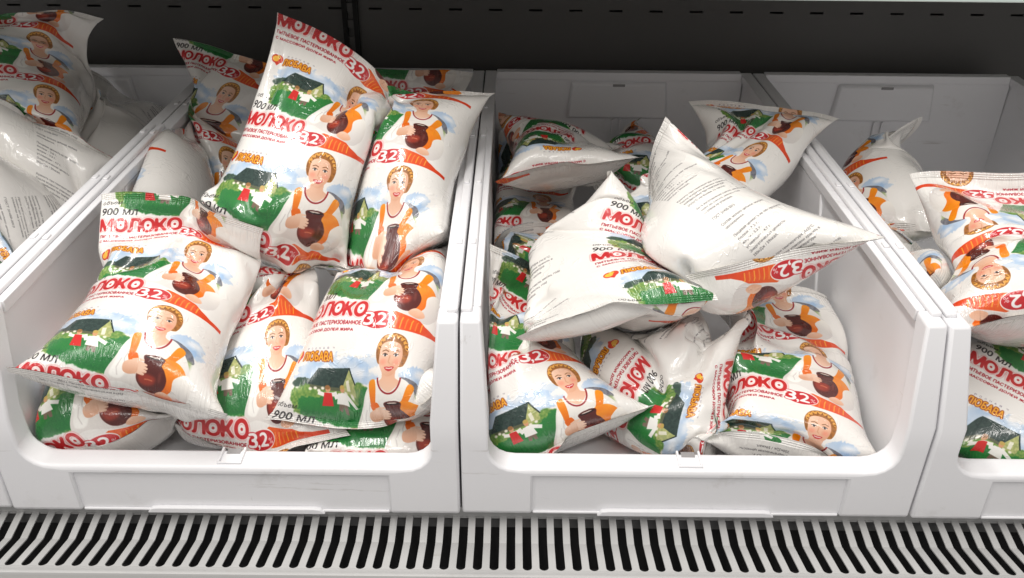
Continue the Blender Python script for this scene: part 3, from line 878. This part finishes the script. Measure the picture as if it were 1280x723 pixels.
def settle(specs, steps=170):
    nb = len(specs)
    X = np.zeros((nb, NU, NV, 3))
    tgt = np.zeros((nb, 2, 2, 3))              # [bag, top/bottom seal, left/right corner]
    fold = np.zeros((nb, 2), int)
    for b, s in enumerate(specs):
        Y = unit(s['top'] - s['bot'])
        n = s['n'] - Y * (s['n'] @ Y)
        Z = unit(n)
        Xa = np.cross(Y, Z)
        c = (s['top'] + s['bot']) / 2
        a = 2 * PI * np.arange(NU) / NU
        tt = np.linspace(.5, -.5, NV)
        prof = np.clip(1 - (2 * tt) ** 4, 0.06, 1) ** .5
        cx = -np.cos(a)[:, None] * np.ones(NV)
        cz = np.sin(a)[:, None] * prof[None]
        sc = 0.5
        X[b] = c + sc * (  .074 * cx[..., None] * Xa + .038 * cz[..., None] * Z + (LEN * .9 * tt)[None, :, None] * Y)
        fold[b, 1] = s['shift'] * NU // 4 if s['shift'] else 0
        dT = unit(s['dT']) if s['dT'] is not None else Xa
        dB = unit(s['dB']) if s['dB'] is not None else Xa
        s['Y'] = Y
        for e, (p, d) in enumerate(((s['top'], dT), (s['bot'], dB))):
            tgt[b, e, 0] = p - d * CIRC / 4 * .95
            tgt[b, e, 1] = p + d * CIRC / 4 * .95
    ctr = np.array([(s['top'] + s['bot']) / 2 for s in specs])
    V0 = np.array([.00142 * s['fill'] for s in specs])
    hyd_k = np.array([s['hyd'] for s in specs])[:, None, None]
    pri = np.array([s['prio'] for s in specs])
    k = np.array([s['k'] for s in specs])
    xlo, xhi = k * W + .0205, (k + 1) * W - .0205
    vel = np.zeros_like(X)
    ip = (np.arange(NU) + 1) % NU
    im = (np.arange(NU) - 1) % NU
    quads = [[i * NV + j, ((i + 1) % NU) * NV + j, ((i + 1) % NU) * NV + j + 1, i * NV + j + 1] for i in range(NU) for j in range(NV - 1)]
    mirror = [np.stack([(2 * fold[b] - 0)[e] - np.arange(NU) for e in (0, 1)]) % NU for b in range(nb)]
    mT = np.stack([m[0] for m in mirror])
    mB = np.stack([m[1] for m in mirror])
    bi = np.arange(nb)[:, None]
    mm0 = (fold[:, :1] + np.arange(1, NU // 2)[None]) % NU      # film of the front, left fold to right fold
    mm1 = (fold[:, 1:] + np.arange(1, NU // 2)[None]) % NU

    def edge(A, B, L, kc):
        d = B - A
        l = np.sqrt((d * d).sum(-1, keepdims=True)) + 1e-9
        e = (l - L) / l
        e = np.where(e < 0, e * kc, e) * .5
        d *= e
        A += d
        B -= d

    def dist_pass(x, g):
        lu, lv = DU * g, DV * g
        ld = math.hypot(lu, lv)
        edge(x[:, 0::2], x[:, 1::2], lu, .12)
        o = np.ascontiguousarray(x[:, ip[1::2]])
        A = x[:, 1::2].copy()
        edge(A, o, lu, .12)
        x[:, 1::2] = A
        x[:, ip[1::2]] = o
        edge(x[:, :, 0:-1:2], x[:, :, 1::2], lv, .12)
        edge(x[:, :, 1:-1:2], x[:, :, 2::2], lv, .12)
        for s0 in (0, 1):
            for sh in (ip, im):
                js = np.arange(s0, NV - 1, 2)
                A = x[:, :, js]
                Bv = x[:, sh][:, :, js + 1]
                edge(A, Bv, ld, .08)
                x[:, :, js] = A
                t = x[:, sh]
                t[:, :, js + 1] = Bv
                x[:, sh] = t

    def seals(x):
        for rows, mm in (((0, 1), mT), ((NV - 1, NV - 2), mB)):
            for r in rows:
                a = x[:, :, r]
                x[:, :, r] = .5 * (a + a[bi, mm])

    kl = np.array([.16 if s['shift'] else .03 for s in specs])
    prev_p = np.zeros(nb)
    ar = np.arange(nb)
    contact = np.zeros_like(X)
    for st in range(steps):
        g = min(1.0, .5 + .5 * st / (steps * .45))
        late = st > steps * .72
        du = (X[:, ip] - X[:, im]) * .5
        dv = np.empty_like(X)
        dv[:, :, 1:-1] = (X[:, :, 2:] - X[:, :, :-2]) * .5
        dv[:, :, 0] = X[:, :, 1] - X[:, :, 0]
        dv[:, :, -1] = X[:, :, -1] - X[:, :, -2]
        nrm = -np.cross(du, dv)                       # area weighted, pointing outwards
        cen = X.mean((1, 2), keepdims=True)
        vol = ((X - cen) * nrm).sum((1, 2, 3)) / 3
        err = (V0 * g ** 3 - vol) / (V0 * g ** 3)
        prev_p = np.clip(prev_p + .25 * err, -1.5, 2.5)
        p = prev_p + .8 * err
        zt = X[..., 2].max((1, 2))[:, None, None]
        hyd = (zt - X[..., 2]) * hyd_k
        nn = nrm / (DU * DV * g * g)
        f = nn * (p[:, None, None] + hyd)[..., None] * .0016
        f -= f.mean((1, 2), keepdims=True)
        f += (ctr[:, None, None] - cen) * .04
        ln = np.sqrt((f * f).sum(-1, keepdims=True)) + 1e-12
        f *= np.minimum(1, .004 / ln)
        old = X.copy()
        X = X + vel * .80 + f
        # corners drawn towards where the photograph shows them
        ka = .35 if not late else kl
        for e, row in ((0, 0), (1, NV - 1)):
            i0 = fold[:, e] % NU
            i1 = (fold[:, e] + NU // 2) % NU
            for q, ii in ((0, i0), (1, i1)):
                cur = X[np.arange(nb), ii, row]
                X[np.arange(nb), ii, row] = cur + (tgt[:, e, q] - cur) * (ka if np.isscalar(ka) else ka[:, None]) * .5
        for it in range(4):
            dist_pass(X, g)
            seals(X)
            for e, row in ((0, 0), (1, NV - 1)):      # a seal is stiff: its corners and middle stay apart
                i0 = fold[:, e] % NU
                for q0, q1, L in ((0, NU // 2, CIRC / 2 * .97), (0, NU // 4, CIRC / 4 * .98), (NU // 4, NU // 2, CIRC / 4 * .98)):
                    A, B = X[ar, (i0 + q0) % NU, row], X[ar, (i0 + q1) % NU, row]
                    d = B - A
                    l = np.linalg.norm(d, axis=1, keepdims=True) + 1e-9
                    c = np.minimum(0, (l - L * g) / l) * .5 * d
                    X[ar, (i0 + q0) % NU, row] = A + c
                    X[ar, (i0 + q1) % NU, row] = B - c
        # bending
        lap = .25 * (X[:, ip] + X[:, im] - 2 * X)
        lap[:, :, 1:-1] += .25 * (X[:, :, 2:] + X[:, :, :-2] - 2 * X[:, :, 1:-1])
        X += lap * (.30 if not late else .22)
        # the two layers of film never pass through each other near the seals
        for mm, r0, r1 in ((mT, 1, 13), (mB, NV - 13, NV - 1)):
            sub = X[:, :, r0:r1]
            oth = sub[bi, mm]
            mid = .5 * (sub + oth)
            fi = mm0 if mm is mT else mm1
            A = mid[bi, (fi + 1) % NU] - mid[bi, (fi - 1) % NU]
            B = np.gradient(mid[bi, fi], axis=2)
            nrm2 = -np.cross(A, B)
            nrm2 /= np.linalg.norm(nrm2, axis=-1, keepdims=True) + 1e-12
            fr = sub[bi, fi]
            bk = oth[bi, fi]
            sep = ((fr - bk) * nrm2).sum(-1, keepdims=True)
            mv = np.clip(.0016 - sep, 0, .004) * .5 * nrm2
            ed = 0 if mm is mT else -1
            mv[:, :, ed] = 0
            sub[bi, fi] = fr + mv
            sub[bi, mm[bi, fi]] = bk - mv
        # between bags
        if st % 3 == 0 or late:
            flat = X.reshape(nb, -1, 3)
            lo, hi = flat.min(1), flat.max(1)
            trees = [BVHTree.FromPolygons(flat[b].tolist(), quads) for b in range(nb)]
            push = np.zeros_like(flat)
            cnt = np.zeros(flat.shape[:2])
            for a in range(nb):
                for b in range(nb):
                    if a == b or k[a] != k[b] or (lo[a] > hi[b]).any() or (lo[b] > hi[a]).any():
                        continue
                    idx = np.nonzero(((flat[a] > lo[b] - .002) & (flat[a] < hi[b] + .002)).all(1))[0]
                    fn = trees[b].find_nearest
                    for i in idx.tolist():
                        pt = flat[a, i]
                        loc, no, _, dd = fn(pt.tolist(), .045)
                        if loc is None:
                            continue
                        sd = -((pt[0] - loc[0]) * no[0] + (pt[1] - loc[1]) * no[1] + (pt[2] - loc[2]) * no[2])
                        if sd < .0025:
                            m = (.0025 - sd) * 2 * pri[b] / (pri[a] + pri[b])
                            push[a, i] -= np.array(no) * m
                            cnt[a, i] += 1
            kk = .6 if not late else .8
            flat += push / np.maximum(cnt, 1)[..., None] * kk
            X = flat.reshape(X.shape)
            vel_damp = (cnt > 0).reshape(X.shape[:3])
        else:
            vel_damp = None
        # the bins
        inb = X[..., 2] < H + .004
        xl, xh = xlo[:, None, None], xhi[:, None, None]
        X[..., 0] = np.where(inb, np.clip(X[..., 0], xl, xh), X[..., 0])
        X[..., 2] = np.maximum(X[..., 2], .009)
        yf = np.where(X[..., 2] < ZL + .004, .028, np.where(X[..., 2] < KZ, .004, .010))
        X[..., 1] = np.clip(X[..., 1], yf, D - .022)
        vel = X - old
        if vel_damp is not None:
            vel[vel_damp] *= .4
        sp = np.sqrt((vel * vel).sum(-1, keepdims=True)) + 1e-12
        vel *= np.minimum(1, .006 / sp)
    if DEBUG:
        for b, s in enumerate(specs):
            print('BAG', s['name'], 'vol %.0f' % (vol[b] * 1e6), 'p %.2f' % prev_p[b], 'span %.3f' % np.linalg.norm(s['top'] - s['bot']), 'T', np.round(s['top'], 3), 'dc', np.round(X[b].mean((0, 1)) - ctr[b], 3),
                  'err', ['%.3f' % np.linalg.norm(X[b, (fold[b, e] + q * NU // 2) % NU, (0, NV - 1)[e]] - tgt[b, e, q]) for e in (0, 1) for q in (0, 1)])
    return X, mT, mB


def film_material(im, name='printed_film', crimp=False):
    m = bpy.data.materials.new(name)
    m.use_nodes = True
    nt = m.node_tree
    b = nt.nodes['Principled BSDF']
    uv = nt.nodes.new('ShaderNodeUVMap')
    tx = nt.nodes.new('ShaderNodeTexImage')
    tx.image = im
    tx.extension = 'REPEAT'
    nt.links.new(uv.outputs[0], tx.inputs[0])
    nt.links.new(tx.outputs[0], b.inputs['Base Color'])
    b.inputs['Roughness'].default_value = .26
    b.inputs['Specular IOR Level'].default_value = .5
    b.inputs['Coat Weight'].default_value = .9
    b.inputs['Coat Roughness'].default_value = .03
    # fine creases of the film: soft waves, plus sharp broken crease lines
    def noise(vec, scale, detail, dist=0.0):
        mp = nt.nodes.new('ShaderNodeMapping')
        mp.inputs['Scale'].default_value = vec
        nt.links.new(uv.outputs[0], mp.inputs[0])
        n = nt.nodes.new('ShaderNodeTexNoise')
        n.inputs['Scale'].default_value, n.inputs['Detail'].default_value, n.inputs['Distortion'].default_value = scale, detail, dist
        nt.links.new(mp.outputs[0], n.inputs[0])
        return n

    def bump(h, strength, dist, below=None):
        bp = nt.nodes.new('ShaderNodeBump')
        bp.inputs['Strength'].default_value, bp.inputs['Distance'].default_value = strength, dist
        nt.links.new(h, bp.inputs['Height'])
        if below:
            nt.links.new(below.outputs[0], bp.inputs['Normal'])
        return bp

    def math_node(op, a, b_):
        n = nt.nodes.new('ShaderNodeMath')
        n.operation = op
        for i, x in enumerate((a, b_)):
            if isinstance(x, (int, float)):
                n.inputs[i].default_value = x
            else:
                nt.links.new(x, n.inputs[i])
        return n.outputs[0]
    b1 = bump(noise((22, 5.0, 1), 1.6, 3, 1.2).outputs[0], .11, .003)
    # crease lines where a warped noise crosses its middle value
    out = b1
    for vec, sc, wd, st in (((14, 3.6, 1), 1.3, .035, .30), ((6, 4.4, 1), 1.9, .022, .28)):
        n = noise(vec, sc, 2.0, .8).outputs[0]
        d = math_node('ABSOLUTE', math_node('SUBTRACT', n, .5), 0)
        mr = nt.nodes.new('ShaderNodeMapRange')
        mr.interpolation_type = 'SMOOTHSTEP'
        mr.inputs['From Min'].default_value, mr.inputs['From Max'].default_value = 0, wd
        mr.inputs['To Min'].default_value, mr.inputs['To Max'].default_value = 1, 0
        nt.links.new(d, mr.inputs['Value'])
        mk = nt.nodes.new('ShaderNodeMapRange')
        mk.inputs['From Min'].default_value, mk.inputs['From Max'].default_value = .52, .66
        nt.links.new(noise((vec[1], vec[0] / 3, 1), 1.1, 1.0).outputs[0], mk.inputs['Value'])
        out = bump(math_node('MULTIPLY', mr.outputs[0], mk.outputs[0]), st, .0012, out)
    # pleats running away from the seals
    at = nt.nodes.new('ShaderNodeAttribute')
    at.attribute_name = 'seal'
    nz = noise((120, 2.2, 1), 1.0, 2.5, .6).outputs[0]
    rid = math_node('SUBTRACT', 1, math_node('MULTIPLY', math_node('ABSOLUTE', math_node('SUBTRACT', nz, .5), 0), 5))
    out = bump(math_node('MULTIPLY', rid, at.outputs['Fac']), .55, .0014, out)
    if crimp:                                   # pressed ribs of the heat seal
        mp = nt.nodes.new('ShaderNodeMapping')
        nt.links.new(uv.outputs[0], mp.inputs[0])
        wv = nt.nodes.new('ShaderNodeTexWave')
        wv.bands_direction = 'Y'
        wv.inputs['Scale'].default_value = 16.0
        wv.inputs['Distortion'].default_value = .4
        nt.links.new(mp.outputs[0], wv.inputs[0])
        out = bump(wv.outputs['Fac'], .6, .0008, out)
        b.inputs['Roughness'].default_value = .4
        b.inputs['Coat Weight'].default_value = .4
    nt.links.new(out.outputs[0], b.inputs['Normal'])
    nt.links.new(out.outputs[0], b.inputs['Coat Normal'])
    return m


def bag_mesh(name, P, u0, v0, j0, j1, mirror=None, lift=0.0):
    """film between rows j0..j1; a seal (mirror given) gets its two layers held apart by a hair"""
    n = j1 - j0 + 1
    V = P[:, j0:j1 + 1].copy()
    if lift:
        du = np.roll(V, -1, 0) - np.roll(V, 1, 0)
        dv = np.gradient(V, axis=1)
        N = -np.cross(du, dv)
        N /= np.linalg.norm(N, axis=-1, keepdims=True) + 1e-12
        V += N * lift
    me = bpy.data.meshes.new(name)
    faces = [(i * n + j, i * n + j + 1, ((i + 1) % NU) * n + j + 1, ((i + 1) % NU) * n + j) for i in range(NU) for j in range(n - 1)]
    me.from_pydata(V.reshape(-1, 3).tolist(), [], faces)
    rows = np.arange(j0, j1 + 1)
    near = np.exp(-np.minimum(rows, NV - 1 - rows) * DV / .017)
    at = me.attributes.new('seal', 'FLOAT', 'POINT')
    at.data.foreach_set('value', np.tile(near, NU).astype(np.float32))
    uvl = me.uv_layers.new(name='UVMap')
    uu = []
    for i in range(NU):
        for j in range(n - 1):
            for a, c in ((i, j), (i, j + 1), (i + 1, j + 1), (i + 1, j)):
                vv = v0 + (j0 + c) * DV / .0105
                uu += [(u0 + a * UC / NU) / UC, 1 - vv / VC]
    uvl.data.foreach_set('uv', uu)
    me.polygons.foreach_set('use_smooth', [True] * len(me.polygons))
    return me


def build_bags():
    X, mT, mB = settle(BAGS)
    im = draw_print()
    film = film_material(im)
    film_seal = film_material(im, 'sealed_film', True)
    for b, s in enumerate(BAGS):
        P = X[b]
        base = P.reshape(-1, 3)[P[..., 2].argmin()]
        base = np.array([P[..., 0].mean(), P[..., 1].mean(), base[2]])
        r = empty('milk_bag', base)
        tag(r, s['label'], 'milk bag', 'milk bags heaped in the bins')
        Q = P - base
        for nm, j0, j1, mm in (('pouch', 1, NV - 2, None), ('end_seal', 0, 1, mT[b]), ('end_seal', NV - 2, NV - 1, mB[b])):
            me = bag_mesh(nm, Q, s['u0'], s['v0'], j0, j1, mm, .0003 if mm is not None else 0.0)
            o = link_obj(nm, me, film if mm is None else film_seal, r, smooth=False)
            md = o.modifiers.new('subdivision', 'SUBSURF')
            md.levels = md.render_levels = 2
            md.boundary_smooth = 'PRESERVE_CORNERS'


DEBUG = False
build_bags()
